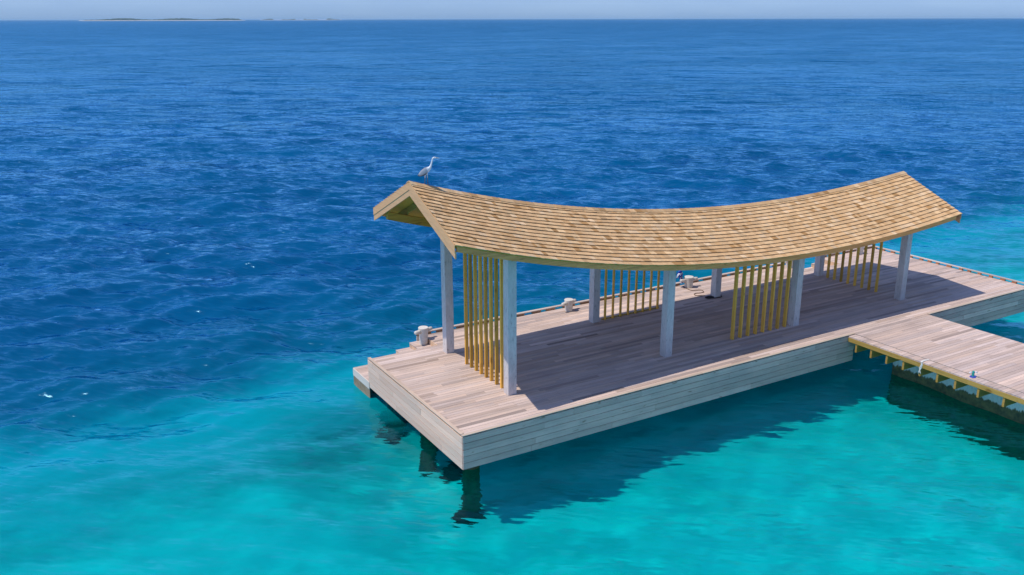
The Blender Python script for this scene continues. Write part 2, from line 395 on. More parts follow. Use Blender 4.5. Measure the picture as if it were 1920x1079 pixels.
# far island
def build_islands():
    msand = plain_mat('coral_beach', (0.6, 0.56, 0.48), 0.9, 0.1, 0.02)
    mtree = plain_mat('island_wood', (0.05, 0.08, 0.04), 0.9, 0.35, 0.01)
    for (a0, a1, R, hh, seed, lab, den) in ((5.87, 14.85, 11500, 30, 3, 'low wooded island on the horizon with a pale beach, long and complete', 1.0),
                                  (15.7, 20.5, 15500, 26, 5, 'fainter broken strip of low islands further along the horizon', 0.55)):
        rr = random.Random(seed); mb = MB(); tb = MB(); N = 120
        pts = []
        for i in range(N+1):
            t = i/N; a = math.radians(a0+(a1-a0)*t)
            pts.append((CAM.x+R*math.sin(a), CAM.y+R*math.cos(a), a, t))
        wid = lambda t: 260*math.sin(PI*min(max(t, 0.004), 0.996))**0.6
        vs = []; fs = []
        for (x, y, a, t) in pts:
            w = wid(t); ux, uy = math.sin(a), math.cos(a)
            for q, z in ((-1, -3), (-0.75, 3.0), (0.75, 3.5), (1, -3)):
                vs.append((x+ux*w*q, y+uy*w*q, z))
        for i in range(N):
            for k in range(3):
                fs.append((i*4+k, (i+1)*4+k, (i+1)*4+k+1, i*4+k+1))
        mb.add(vs, fs)
        isl = mb.build('island', msand); tag(isl, lab, 'island', kind='structure')
        # crowns of the palms and scrub: lumpy mounds spread over the island
        for i in range(int(420*den)):
            t = rr.uniform(0.03, 0.97)
            if den < 1 and math.sin(t*23) < -0.1: continue
            a = math.radians(a0+(a1-a0)*t); w = wid(t)*0.6
            q = rr.uniform(-1, 1); x = CAM.x+(R+q*w)*math.sin(a); y = CAM.y+(R+q*w)*math.cos(a)
            env = hh*min(1, 0.35+1.6*math.sin(PI*t)**0.8)*rr.uniform(0.55, 0.95)*(0.72+0.28*math.sin(t*19+seed))
            r_ = rr.uniform(9, 24); top = 2+env
            ring = []
            for zz, f_ in ((2, 0.75), (2+env*0.45, 1.1), (2+env*0.8, 0.8)):
                ring.append([(x+r_*f_*rr.uniform(0.8, 1.2)*math.cos(k*PI/3), y+r_*f_*rr.uniform(0.8, 1.2)*math.sin(k*PI/3), zz+rr.uniform(-1.5, 1.5)) for k in range(6)])
            vv = sum(ring, []) + [(x, y, top)]
            ff = [(lv*6+k, lv*6+(k+1) % 6, lv*6+6+(k+1) % 6, lv*6+6+k) for lv in range(2) for k in range(6)]
            ff += [(12+k, 12+(k+1) % 6, 18) for k in range(6)]
            tb.add(vv, ff)
        wd = tb.build('island_wood', mtree)
        tag(wd, 'dark tree line of the ' + ('long' if den == 1 else 'fainter further') + ' island on the horizon', 'trees', kind='stuff')
build_islands()

# ------------------------------------------------------------------ platform
L, D0, D1 = 26.71, 6.65, 7.84
C1, C2 = 15.66, 19.84
HS = 0.985

def plank_colour():
    base = Vector((0.57, 0.438, 0.365))
    k = random.gauss(1.0, 0.11)
    if random.random() < 0.13: k *= random.uniform(0.66, 0.82)
    c = base*k; w = random.uniform(-1, 1)
    return (c.x*(1+0.035*w), c.y, c.z*(1-0.05*w))

def lay_planks(mb, x0, x1, y0, y1, ztop, width=0.142, gap=0.007, lens=(1.6, 4.2), thick=0.03, phase=None):
    nrow = max(1, round((y1-y0)/width)); pw = (y1-y0)/nrow
    for r in range(nrow):
        x = x0 - random.uniform(0, 3.0); first = True
        while x < x1:
            ln = random.uniform(*lens); a, b_ = max(x, x0), min(x+ln, x1)
            if b_-a > 0.02:
                dz = random.uniform(-0.0015, 0.0015)
                mb.box(a+(0.002 if a > x0 else 0), b_-(0.002 if b_ < x1 else 0), y0+r*pw+gap/2, y0+(r+1)*pw-gap/2, ztop-thick, ztop+dz, plank_colour())
            x += ln

deck = empty('jetty_deck', (0, 0, 0), 'large weathered plank platform on piles, carrying the open pavilion over the water', 'jetty')
mb = MB()
lay_planks(mb, 0.09, L-0.10, 0.09, D0, 0.0)
lay_planks(mb, 2.55, 20.9, D0, D1, 0.0)
lay_planks(mb, 22.9, L-0.10, D0, D1, 0.0)
mb.build('decking', M['deck'], deck)
# sub-frame that closes the gaps between planks
for (xa, xb, ya, yb) in ((0.12, L-0.12, 0.12, D0-0.06), (2.75, 20.8, D0-0.05, D1-0.06), (23.0, L-0.12, D0-0.05, D1-0.06)):
    mb = MB(); mb.box(xa, xb, ya, yb, -0.60, -0.045, (0.22, 0.21, 0.19)); mb.build('concrete_slab', M['pile'], deck)

def skirt_boards(mb, a0, a1, place, tone, rows=5, top=-0.012, bot=-HS, lens=(2.2, 4.6)):
    hgt = (top-bot)/rows
    for r in range(rows):
        a = a0 - random.uniform(0, 2.5)
        while a < a1:
            ln = random.uniform(*lens); p, q = max(a, a0), min(a+ln, a1)
            if q-p > 0.03:
                k = random.gauss(1, 0.10)
                t = tuple(x*k for x in tone)
                place(mb, p+(0.004 if p > a0 else 0), q-(0.004 if q < a1 else 0), bot+r*hgt+0.007, bot+(r+1)*hgt-0.007, t, random.uniform(0, 0.004))
            a += ln

# front skirt in two runs, either side of the walkway
tone_f = (0.74, 0.475, 0.365)
fr_ = lambda m_, p, q, z0, z1, t, o: m_.box(p, q, -0.012-o, 0.02, z0, z1, t)
mb = MB(); skirt_boards(mb, 0.0, C1, fr_, tone_f); mb.build('front_cladding', M['skirt'], deck)
mb = MB(); skirt_boards(mb, C2, L, fr_, tone_f); mb.build('front_cladding', M['skirt'], deck)
lf_ = lambda m_, p, q, z0, z1, t, o: m_.box(-0.012-o, 0.02, p, q, z0, z1, t)
mb = MB(); skirt_boards(mb, 0.022, D0, lf_, (0.74, 0.50, 0.37)); mb.build('end_cladding', M['skirt_y'], deck)
rg_ = lambda m_, p, q, z0, z1, t, o: m_.box(L-0.02, L+0.012+o, p, q, z0, z1, t)
mb = MB(); skirt_boards(mb, 0.022, D1-0.03, rg_, (0.5, 0.45, 0.39)); mb.build('end_cladding', M['skirt_y'], deck)
bk_ = lambda m_, p, q, z0, z1, t, o: m_.box(p, q, D1-0.02, D1+0.012+o, z0, z1, t)
mb = MB(); skirt_boards(mb, 2.3, 20.9, bk_, (0.5, 0.45, 0.39)); mb.build('back_cladding', M['skirt'], deck)
mb = MB(); skirt_boards(mb, 22.9, L, bk_, (0.5, 0.45, 0.39)); mb.build('back_cladding', M['skirt'], deck)
ib_ = lambda m_, p, q, z0, z1, t, o: m_.box(p, q, D0-0.02, D0+0.01+o, z0, z1, t)
mb = MB(); skirt_boards(mb, 0.03, 2.52, ib_, (0.5, 0.43, 0.36), bot=-0.8, rows=4); mb.build('back_cladding', M['skirt'], deck)
mb = MB(); skirt_boards(mb, 20.93, 22.87, ib_, (0.5, 0.43, 0.36), bot=-0.8, rows=4); mb.build('back_cladding', M['skirt'], deck)

# edge trims: a board on spacer blocks, so a dark slit shows under it
def trim_run(axis, a0, a1, c0, c1, z0, th, name, tone, block_tone, block=(0.22, 0.42), zb=-0.010):
    mb = MB(); bls = []; a = a0
    while a < a1-0.01:
        ln = min(random.uniform(2.4, 3.6), a1-a)
        k = random.gauss(1, 0.07); t = tuple(x*k for x in tone)
        if axis == 'x': mb.box(a, a+ln-0.004, c0, c1, z0, z0+th, t)
        else: mb.box(c0, c1, a, a+ln-0.004, z0, z0+th, t)
        a += ln
    a = a0+0.05
    while a < a1-0.15:
        w = random.uniform(*block); e = min(a+w, a1-0.02)
        k = random.gauss(1, 0.12); t = tuple(x*k for x in block_tone)
        bl = MB(); bls.append(bl)
        if axis == 'x': bl.box(a, e, c0+0.012, c1-0.012, zb, z0, t)
        else: bl.box(c0+0.012, c1-0.012, a, e, zb, z0, t)
        a += w+random.uniform(0.18, 0.4)
    o = mb.build(name, M['trim'] if axis == 'x' else M['trim_y'], deck)
    for bl in bls: bl.build('spacer_block', M['trim'] if axis == 'x' else M['trim_y'], o)
TT = (0.50, 0.40, 0.31)
trim_run('x', -0.01, C1, -0.018, 0.085, 0.012, 0.022, 'edge_trim', TT, (0.30, 0.22, 0.15), (0.25, 0.6))
trim_run('x', C2, L, -0.018, 0.085, 0.012, 0.022, 'edge_trim', TT, (0.30, 0.22, 0.15), (0.25, 0.6))
trim_run('y', 0.088, D0, -0.018, 0.085, 0.028, 0.024, 'edge_trim', (0.56, 0.43, 0.33), (0.40, 0.20, 0.10), (0.3, 0.6))
trim_run('x', 2.28, 20.9, D1-0.03, D1+0.10, 0.075, 0.035, 'kerb_rail', (0.56, 0.45, 0.37), (0.32, 0.19, 0.11), (0.3, 0.7))
trim_run('x', 22.9, L, D1-0.03, D1+0.10, 0.075, 0.035, 'kerb_rail', (0.56, 0.45, 0.37), (0.32, 0.19, 0.11), (0.3, 0.7))
trim_run('y', 0.088, D1-0.035, L-0.09, L+0.03, 0.075, 0.035, 'kerb_rail', (0.56, 0.47, 0.40), (0.50, 0.20, 0.10), (0.12, 0.22))

# landing stage and the steps down to it
mb = MB(); lay_planks(mb, 0.0, 22.6, D0+0.03, 8.05, -0.80, lens=(2, 4))
mb.build('landing_planks', M['deck'], deck)
mb = MB()
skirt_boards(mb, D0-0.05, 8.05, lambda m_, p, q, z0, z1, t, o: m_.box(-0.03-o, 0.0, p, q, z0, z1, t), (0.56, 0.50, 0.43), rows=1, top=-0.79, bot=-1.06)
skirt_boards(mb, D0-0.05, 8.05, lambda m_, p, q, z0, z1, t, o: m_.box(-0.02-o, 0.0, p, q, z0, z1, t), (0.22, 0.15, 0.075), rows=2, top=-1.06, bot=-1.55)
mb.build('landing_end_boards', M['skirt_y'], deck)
mb = MB(); skirt_boards(mb, 0.0, 22.6, lambda m_, p, q, z0, z1, t, o: m_.box(p, q, 8.05, 8.09+o, z0, z1, t), (0.4, 0.34, 0.28), rows=3, top=-0.79, bot=-1.6)
mb.build('landing_face_boards', M['skirt'], deck)
def steps(xr, ntread, closed=True):
    RT = (0.66, 0.45, 0.29)
    for i in range(ntread+1):
        mb = MB()
        x1_ = xr-0.52*i; zt = -0.175*i; zb = zt-0.175
        y = D0+0.015
        while y < D1-0.03:                                   # vertical riser boards
            w = min(0.12, D1-0.03-y); k = random.gauss(1, 0.08)
            mb.box(x1_-0.02, x1_+0.01, y, y+w-0.004, zb, zt-0.031 if i else zt-0.002, tuple(c*k for c in RT)); y += w
        mb.build('step_riser', M['riser'], deck)
    for i in range(1, ntread+1):
        mb = MB()
        lay_planks(mb, xr-0.52*i-0.03, xr-0.52*(i-1)-0.021, D0+0.015, D1-0.03, -0.175*i, lens=(5, 6))
        mb.build('step_tread', M['deck'], deck)
steps(2.55, 3)
steps(22.9, 3)

# piles under the deck
for x in (0.62, 5.2, 10.0, 14.8, 19.6, 24.0, 26.1):
    for y in ((0.72, 3.5, 6.1) if x < 1 else (3.4, 5.8)):
        mb = MB(); pr = 0.24
        mb.tube([(x, y, -5.2), (x, y, -1.6), (x, y, -0.6)], [pr*1.15, pr*1.02, pr], 18)
        mb.build('pile', M['pile'], deck, smooth=True)

# ------------------------------------------------------------------ walkway
wk = empty('walkway', (C1, 0, 0), 'plank walkway running off to shore from the front of the platform, with yellow pine edge', 'walkway')
YW = -14.0
def local(mb, o):
    mb.v = [(a-o[0], b-o[1], c-o[2]) for a, b, c in mb.v]; return mb
mb = MB()
lay_planks(mb, C1+0.046, C2, YW, 0.088, 0.0, lens=(3.6, 4.4))
local(mb, (C1, 0, 0)).build('decking', M['deck'], wk)
mb = MB()
lay_planks(mb, C1-0.35, C1-0.012, YW, -0.024, 0.0, lens=(5, 6), thick=0.045)
local(mb, (C1, 0, 0)).build('edge_board', M['deck'], wk)
mb = MB(); y = -0.03
while y > YW:
    ln = random.uniform(3.4, 4.8); y2 = max(YW, y-ln); k = random.gauss(1, 0.05)
    mb.box(C1-0.368, C1-0.325, y2+0.002, y, -0.19, -0.049, (0.44*k, 0.27*k, 0.065*k)); y = y2
local(mb, (C1, 0, 0)).build('edge_beam', M['yellow_y'], wk)
js = MB(); js.box(-0.345, 0.89, -0.035, 0.035, -0.50, -0.192, (0.42, 0.24, 0.055))
jo = None
for i, y in enumerate((-0.37, -0.985, -1.61, -2.25, -2.875, -3.495, -4.12, -4.885, -5.695, -6.44, -7.09, -7.74, -8.39, -9.04)):
    if jo is None: o = jo = js.build('joist', M['yellow_x'], wk)
    else:
        o = jo.copy(); COL.objects.link(o); o.parent = wk
    o.location = (0, y, 0)
mb = MB(); mb.box(0.9, 1.5, YW, -1.0, -4.4, -0.05)
mb.build('concrete_beam', M['beam'], wk, bevel=0.02)
mb = MB(); mb.box(2.9, 3.3, YW, -1.0, -4.4, -0.05)
mb.build('concrete_beam', M['beam'], wk, bevel=0.02)
mb = MB(); skirt_boards(mb, YW, -0.03, lambda m_, p, q, z0, z1, t, o: m_.box(C2-C1+0.002, C2-C1+0.03+o, p, q, z0, z1, t), tone_f, rows=2, bot=-0.35)
mb.build('edge_cladding', M['skirt_y'], wk)

# ------------------------------------------------------------------ pavilion
PC = [-8.75136508e-05, 1.23801149e-02, -3.13263686e-01, 6.36180824e+00]
def zr(x): return float(np.polyval(PC, x))+0.005
def dzr(x): return 3*PC[0]*x*x+2*PC[1]*x+PC[2]
YM, HW, RISE = 3.8645, 2.765, 1.24
TAN = RISE/HW; CS = HW/math.hypot(HW, RISE)
X0, X1 = 0.46, 22.66
def roof_pt(x, v, side, off=0.0):
    """point of the roof plane: v metres out from the ridge, off metres along the outward normal"""
    sn = TAN*CS
    d = dzr(x); kx = -d/math.sqrt(1+d*d)
    return Vector((x+off*kx*0.9, YM+side*(v+off*sn), zr(x)-TAN*v+off*CS))

pav = empty('pavilion', (0, 0, 0), 'open pavilion with a sagging saddle-back cedar shingle roof on pale concrete columns', 'pavilion')

def shingle_colour():
    k = random.gauss(1, 0.08); r = random.random()
    c = Vector((0.63, 0.40, 0.195))
    if r < 0.20: c = Vector((0.66, 0.44, 0.225))
    elif r < 0.28: c = Vector((0.68, 0.475, 0.27))
    elif r < 0.42: c = Vector((0.55, 0.33, 0.145))
    elif r < 0.45: c = Vector((0.42, 0.23, 0.085))
    return tuple(c*min(max(k, 0.7), 1.3))

EXPO = 0.189*CS
for side in (-1, 1):
    mb = MB(); rows = 16
    for i in range(rows):
        vlow = HW+0.045-i*EXPO
        x = X0-0.03-random.uniform(0, 0.2)
        while x < X1:
            w = random.choice((0.11, 0.15, 0.18, 0.22, 0.26))*random.uniform(0.9, 1.15)
            a, b_ = max(x, X0-0.03), min(x+w, X1+0.02)
            if b_-a > 0.02:
                a2, b2 = a+0.0025, b_-0.0025
                vl = vlow+random.uniform(-0.005, 0.005); vu = max(0.012, vlow-EXPO-0.035)
                ol = 0.026+random.uniform(-0.003, 0.006); tl = 0.015+random.uniform(0, 0.005)
                p = [roof_pt(a2, vl, side, ol), roof_pt(b2, vl, side, ol), roof_pt(b2, vu, side, 0.004), roof_pt(a2, vu, side, 0.004),
                     roof_pt(a2, vl, side, ol+tl), roof_pt(b2, vl, side, ol+tl), roof_pt(b2, vu, side, 0.009), roof_pt(a2, vu, side, 0.009)]
                if side > 0: p = [p[1], p[0], p[3], p[2], p[5], p[4], p[7], p[6]]
                mb.hexa(p, shingle_colour())
            x += w
    sl = mb.build('shingle_slope', M['cedar'], pav)
    if side < 0: front_slope = sl
# ridge caps
mb = MB(); x = X1
while x > X0-0.03:
    a, b_ = max(X0-0.035, x-0.30), x+0.05
    c = shingle_colour(); c = tuple(q*0.85 for q in c)
    for side in (-1, 1):
        p = [roof_pt(a, 0.15, side, 0.038), roof_pt(b_, 0.15, side, 0.026), roof_pt(b_, 0.0, side, 0.026), roof_pt(a, 0.0, side, 0.038),
             roof_pt(a, 0.15, side, 0.055), roof_pt(b_, 0.15, side, 0.043), roof_pt(b_, 0.0, side, 0.047), roof_pt(a, 0.0, side, 0.059)]
        for q in (2, 3, 6, 7): p[q].y = YM
        if side > 0: p = [p[1], p[0], p[3], p[2], p[5], p[4], p[7], p[6]]
        mb.hexa(p, c)
    x -= 0.25
mb.build('ridge_cap', M['cedar'], pav)
# boarding below the shingles
NX = 48
xs = [X0+0.01+(X1-X0-0.02)*i/NX for i in range(NX+1)]
for side in (-1, 1):
    mb = MB(); vs = []; fs = []
    for x in xs:
        for v, o in ((0.0, -0.003), (HW+0.0, -0.003), (HW+0.0, -0.032), (0.0, -0.032)):
            vs.append(roof_pt(x, v, side, o))
    for i in range(NX):
        for k in range(4):
            f = (i*4+k, i*4+(k+1) % 4, i*4+4+(k+1) % 4, i*4+4+k)
            fs.append(f if side > 0 else f[::-1])
    fs += [(0, 1, 2, 3), (NX*4+3, NX*4+2, NX*4+1, NX*4)]
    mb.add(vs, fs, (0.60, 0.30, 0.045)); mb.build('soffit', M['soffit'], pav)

def curved_board(mb, y0, y1, ztop, zbot, c, xa, xb, n=44):
    vs = []; fs = []
    for i in range(n+1):
        x = xa+(xb-xa)*i/n
        for y, z in ((y0, zbot(x)), (y1, zbot(x)), (y1, ztop(x)), (y0, ztop(x))): vs.append((x, y, z))
    for i in range(n):
        for k in range(4): fs.append((i*4+k, i*4+4+k, i*4+4+(k+1) % 4, i*4+(k+1) % 4))
    fs += [(0, 1, 2, 3), (n*4+3, n*4+2, n*4+1, n*4)]
    mb.add(vs, fs, c)
for side in (-1, 1):
    mb = MB(); va, vb = HW-0.06, HW-0.015
    ya, yb = sorted((YM+side*va, YM+side*vb))
    zt = lambda x: zr(x)-RISE-0.012; zb = lambda x: zr(x)-RISE-0.185
    cuts = [X0+0.05, 4.4, 9.0, 13.1, 17.6, X1-0.22]
    for a, b_ in zip(cuts[:-1], cuts[1:]):
        k = random.gauss(1, 0.06); curved_board(mb, ya, yb, zt, zb, (0.92*k, 0.38*k, 0.115*k), a, b_-0.004, 14)
    mb.build('eave_fascia', M['yellow_x'], pav)
YF, YB, CW = 1.704, 5.742, 0.283
def beam_bot(x, y): return zr(x)-TAN*abs(y-YM)-0.52
for yc in (YF+CW/2, YB+CW/2):
    mb = MB()
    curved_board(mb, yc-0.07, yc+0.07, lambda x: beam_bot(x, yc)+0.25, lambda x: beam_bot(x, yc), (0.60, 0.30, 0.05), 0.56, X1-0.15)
    mb.build('eave_beam', M['yellow_x'], pav)
# rafters
for i, x in enumerate(np.linspace(1.25, X1-0.8, 21)):
    mb = MB()
    for side in (-1, 1):
        p = []
        for off0 in (-0.24, -0.034):
            q = []
            for xx, v in ((x-0.035, HW-0.08), (x+0.035, HW-0.08), (x+0.035, 0.03), (x-0.035, 0.03)):
                b_ = roof_pt(x, v, side, 0); q.append(Vector((xx, b_.y, b_.z+off0)))
            p += q
        if side > 0: p = [p[1], p[0], p[3], p[2], p[5], p[4], p[7], p[6]]
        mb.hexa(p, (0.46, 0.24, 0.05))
    mb.build('rafter', M['yellow_y'], pav)
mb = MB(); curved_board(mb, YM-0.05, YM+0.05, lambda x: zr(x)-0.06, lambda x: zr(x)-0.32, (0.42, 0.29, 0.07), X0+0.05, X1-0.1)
mb.build('ridge_beam', M['yellow_x'], pav)
# bargeboards at both gables
def barge(xa, xb, side, z_top, z_bot, c):
    mb = MB(); ex = 0.02
    pts = lambda x: [(x, YM+side*(HW+ex), zr(X0 if x < 5 else X1)-TAN*(HW+ex)+z_bot), (x, YM+side*0.0015, zr(X0 if x < 5 else X1)+z_bot),
                     (x, YM+side*0.0015, zr(X0 if x < 5 else X1)+z_top), (x, YM+side*(HW+ex), zr(X0 if x < 5 else X1)-TAN*(HW+ex)+z_top)]
    a, b_ = pts(xa), pts(xb)
    fs = [(0, 1, 2, 3), (7, 6, 5, 4), (0, 4, 5, 1), (1, 5, 6, 2), (2, 6, 7, 3), (3, 7, 4, 0)]
    if side > 0: fs = [f[::-1] for f in fs]
    mb.add(a+b_, fs, c)
    return mb
for side in (-1, 1):
    barge(X0-0.031, X0-0.0185, side, 0.012, -0.20, (0.68, 0.375, 0.18)).build('bargeboard', M['barge'], pav)
    barge(X0-0.018, X0+0.02, side, -0.17, -0.375, (0.66, 0.37, 0.185)).build('bargeboard', M['barge'], pav)
    barge(X1, X1+0.04, side, 0.0, -0.20, (0.68, 0.375, 0.18)).build('bargeboard', M['barge'], pav)
    barge(X1-0.02, X1-0.002, side, -0.17, -0.375, (0.66, 0.37, 0.185)).build('bargeboard', M['barge'], pav)
# columns
XC = [2.434+6*i for i in range(4)]
for x in XC:
    for y in (YF, YB):
        zt = min(beam_bot(x, y+CW/2), beam_bot(x+CW, y+CW/2))+0.1
        mb = MB(); zj = random.uniform(1.8, 2.4)
        mb.box(x, x+CW, y, y+CW, 0.001, zj-0.004)
        mb.box(x+0.004, x+CW-0.004, y+0.004, y+CW-0.004, zj-0.004, zj+0.004, (1, 1, 1))
        mb.box(x, x+CW, y, y+CW, zj+0.004, zt)
        mb.build('column', M['column'], pav, bevel=0.012)
# slat screens
def slat_colour():
    k = random.gauss(1, 0.15)
    return (0.80*k, 0.43*k*random.uniform(0.96, 1.03), 0.07*k)
def screen(axis, fixed, starts, rail_bottom=False):
    ctr = fixed
    if axis == 'y':       # slats spaced along y
        ys_ = starts; lo, hi = min(ys_)-0.1, max(ys_)+0.1
        zt = min(beam_bot(ctr, YF+CW/2), beam_bot(ctr, YB+CW/2))+0.06
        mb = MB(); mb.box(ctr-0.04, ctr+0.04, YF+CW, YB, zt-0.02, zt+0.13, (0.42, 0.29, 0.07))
        head = mb.build('slat_screen', M['yellow_y'], pav)
        for y in ys_:
            s_ = MB(); s_.box(ctr-0.052, ctr+0.052, y-0.036, y+0.036, 0.003, zt-0.022, slat_colour())
            s_.build('slat', M['yellow_z'], head, bevel=0.006)
    else:
        mb = MB(); lo, hi = min(starts)-0.12, max(starts)+0.12
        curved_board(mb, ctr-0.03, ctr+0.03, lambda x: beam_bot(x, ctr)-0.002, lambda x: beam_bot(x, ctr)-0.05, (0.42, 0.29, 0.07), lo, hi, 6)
        if rail_bottom: mb.box(lo, hi, ctr+0.01, ctr+0.05, 0.003, 0.05, (0.45, 0.30, 0.08))
        head = mb.build('slat_screen', M['yellow_x'], pav)
        for x in starts:
            s_ = MB(); s_.box(x-0.032, x+0.032, ctr-0.066, ctr+(0.009 if rail_bottom else 0.066), 0.003, beam_bot(x, ctr)-0.03, slat_colour())
            s_.build('slat', M['yellow_z'], head, bevel=0.006)
screen('y', 2.575, [4.585-0.324*i for i in range(8)])
screen('x', YB+0.13, [9.04+0.357*i for i in range(8)], True)
screen('x', YF+0.15, [11.565+0.366*i for i in range(8)])
screen('y', 20.59, [5.401-0.35*i for i in range(8)])

# ------------------------------------------------------------------ bollards
def bollard(x, y, z, h, label, rz=0.25, squat=1.0):
    t = empty('mooring_bollard', (x, y, z), label, 'bollard', 'pale mooring bollards along the back edge', rz)
    mb = MB()
    r0, r1 = 0.145*squat, 0.178*squat
    mb.tube([(0, 0, 0), (0, 0, h*0.55), (0, 0, h*0.88), (0, 0, h-0.015), (0, 0, h)], [r0, r0*1.08, r1*0.98, r1, r1*0.93], 28)
    mb.build('post', M['bollard'], t, smooth=False, bevel=0.0)
    for s in (-1, 1):
        hb = MB()
        hb.tube([(s*r0*0.7, 0, h-0.135), (s*0.27*squat, 0, h-0.13), (s*0.36*squat, 0, h-0.125), (s*0.375*squat, 0, h-0.125)], [0.085, 0.07, 0.062, 0.05], 18)
        hb.build('horn', M['bollard'], t, smooth=True)
    return t
bollard(2.38, 7.42, -0.175, 0.62, 'pale bollard standing on the step at the left back corner of the platform')
bollard(8.50, 7.42, 0.0, 0.46, 'pale bollard alone on the back edge, left of the second back column')
B3 = bollard(14.52, 7.42, 0.0, 0.46, 'pale bollard with blue and white rope over it on the back edge', rz=-0.1, squat=1.12)
bollard(20.45, 7.42, 0.0, 0.46, 'pale bollard half hidden behind the third front column')
bollard(25.2, 7.42, 0.0, 0.46, 'pale bollard near the far right back corner, seen between slats')

# blue and white mooring rope hung on the third bollard
mrope = plain_mat('blue_rope', (0.02, 0.06, 0.42), 0.8, 0.3, 40)
wrope = plain_mat('white_rope', (0.72, 0.74, 0.78), 0.8, 0.15, 40)
rp = empty('mooring_rope', (14.22, 7.60, 0), 'blue and white rope bundle hung beside the bollard on the back edge', 'rope')
for name, mt, n_ in (('blue_strands', mrope, 7), ('white_strands', wrope, 5)):
    mb = MB()
    for i in range(n_):
        a = random.uniform(0, PI); rr_ = random.uniform(0.10, 0.24); zc = random.uniform(0.38, 0.52)
        pts = [(rr_*math.cos(q+a)*0.8, 0.12*math.sin(q*1.5+a), zc+rr_*math.sin(q)) for q in np.linspace(0, 2*PI*0.85, 14)]
        mb.tube(pts, 0.022, 6)
    mb.tube([(-0.12, 0.08, 0.45), (-0.16, 0.16, 0.3), (-0.18, 0.36, 0.05), (-0.17, 0.42, -0.5)], 0.02, 6)
    mb.build(name, mt, rp, smooth=True)
rope = plain_mat('brown_cord', (0.14, 0.085, 0.055), 0.9, 0.3, 30)
def smooth_path(p, n=5):
    out = []
    for i in range(len(p)-1):
        p0, p1, p2, p3 = (Vector(p[max(0, min(len(p)-1, i+k))]) for k in (-1, 0, 1, 2))
        for s in range(n):
            t = s/n
            out.append(0.5*((2*p1)+(-p0+p2)*t+(2*p0-5*p1+4*p2-p3)*t*t+(-p0+3*p1-3*p2+p3)*t**3))
    out.append(Vector(p[-1])); return out
ROPE = [(14.06, 7.41), (13.99, 6.78), (14.23, 6.49), (14.45, 6.47), (15.21, 6.75), (15.17, 6.33), (14.73, 5.95), (14.0, 5.8), (13.75, 5.5), (13.86, 5.37), (14.40, 5.52)]
ROPE = [(14.39, 7.62), (14.30, 7.32), (14.28, 7.07), (14.34, 6.95), (14.64, 6.82), (14.58, 6.57), (14.36, 6.52), (14.16, 6.59), (14.0, 6.49), (13.99, 6.32), (14.26, 6.15)]
mb = MB(); mb.tube(smooth_path([(a, b, 0.017) for a, b in ROPE], 6), 0.014, 6)
tag(mb.build('loose_rope', rope, smooth=True), 'thin brown rope snaking over the planks from the roped bollard to the third back column', 'rope')
coil = []
for i in range(60):
    q = i/60*2*PI*4.3
    coil.append((14.22+(0.20-0.018*(i/12))*math.cos(q)+0.03*math.sin(q*0.37), 5.88+(0.11-0.010*(i/12))*math.sin(q)+0.03*math.cos(q*0.53), 0.018+0.008*(i/12)))
coil += [(14.3, 5.74, 0.02), (14.45, 5.70, 0.016), (14.6, 5.69, 0.016), (14.74, 5.70, 0.016), (14.80, 5.80, 0.016), (14.86, 5.86, 0.03)]
mb = MB(); mb.tube(smooth_path(coil, 2), 0.015, 6)
tag(mb.build('rope_coil', plain_mat('dark_cord', (0.05, 0.04, 0.045), 0.9, 0.3, 30), smooth=True), 'dark coil of rope lying round the foot of the third back column', 'rope')

# frayed white strap over the walkway edge
mb = MB()
for k in range(4):
    o = 0.014*k
    mb.tube(smooth_path([(15.66, -2.93+o, 0.014), (15.48, -2.91+o, 0.016), (15.305, -2.93+o*1.2, 0.012), (15.288, -2.95+o, -0.08), (15.285, -2.93+o*1.5, -0.2),
                         (15.285, -2.89+o*1.4-0.02*k, -0.29), (15.29, -2.84-0.03*k, -0.36-0.03*(k % 2))], 5), 0.011, 6)
tag(mb.build('tied_strap', plain_mat('white_strap', (0.66, 0.64, 0.58), 0.85, 0.15, 30), smooth=True), 'short frayed white strap hanging over the yellow walkway edge', 'strap')

# small fitting on the walkway edge
ft = empty('dock_fitting', (15.53, -4.52, 0.003), 'small green and white fitting on a blue base at the walkway edge', 'fitting')
mb = MB(); mb.tube([(0, 0, 0), (0, 0, 0.02), (0, 0, 0.03)], [0.09, 0.09, 0.07], 14); mb.box(-0.02, 0.14, -0.05, 0.03, 0.0, 0.018)
mb.build('base', plain_mat('blue_plastic', (0.05, 0.07, 0.42), 0.4, 0.1), ft)
mb = MB(); mb.tube([(0, 0, 0.03), (0, 0, 0.18), (0, 0, 0.2)], [0.042, 0.038, 0.03], 14); mb.build('stem', plain_mat('green_enamel', (0.03, 0.32, 0.26), 0.35, 0.15), ft)
for s in (-1, 1):
    mb = MB(); mb.tube([(s*0.03, s*-0.015, 0.15), (s*0.08, s*-0.04, 0.165), (s*0.115, s*-0.06, 0.14)], [0.016, 0.018, 0.02], 8)
    mb.build('arm', plain_mat('white_enamel', (0.75, 0.76, 0.8), 0.35, 0.05), ft, smooth=True)

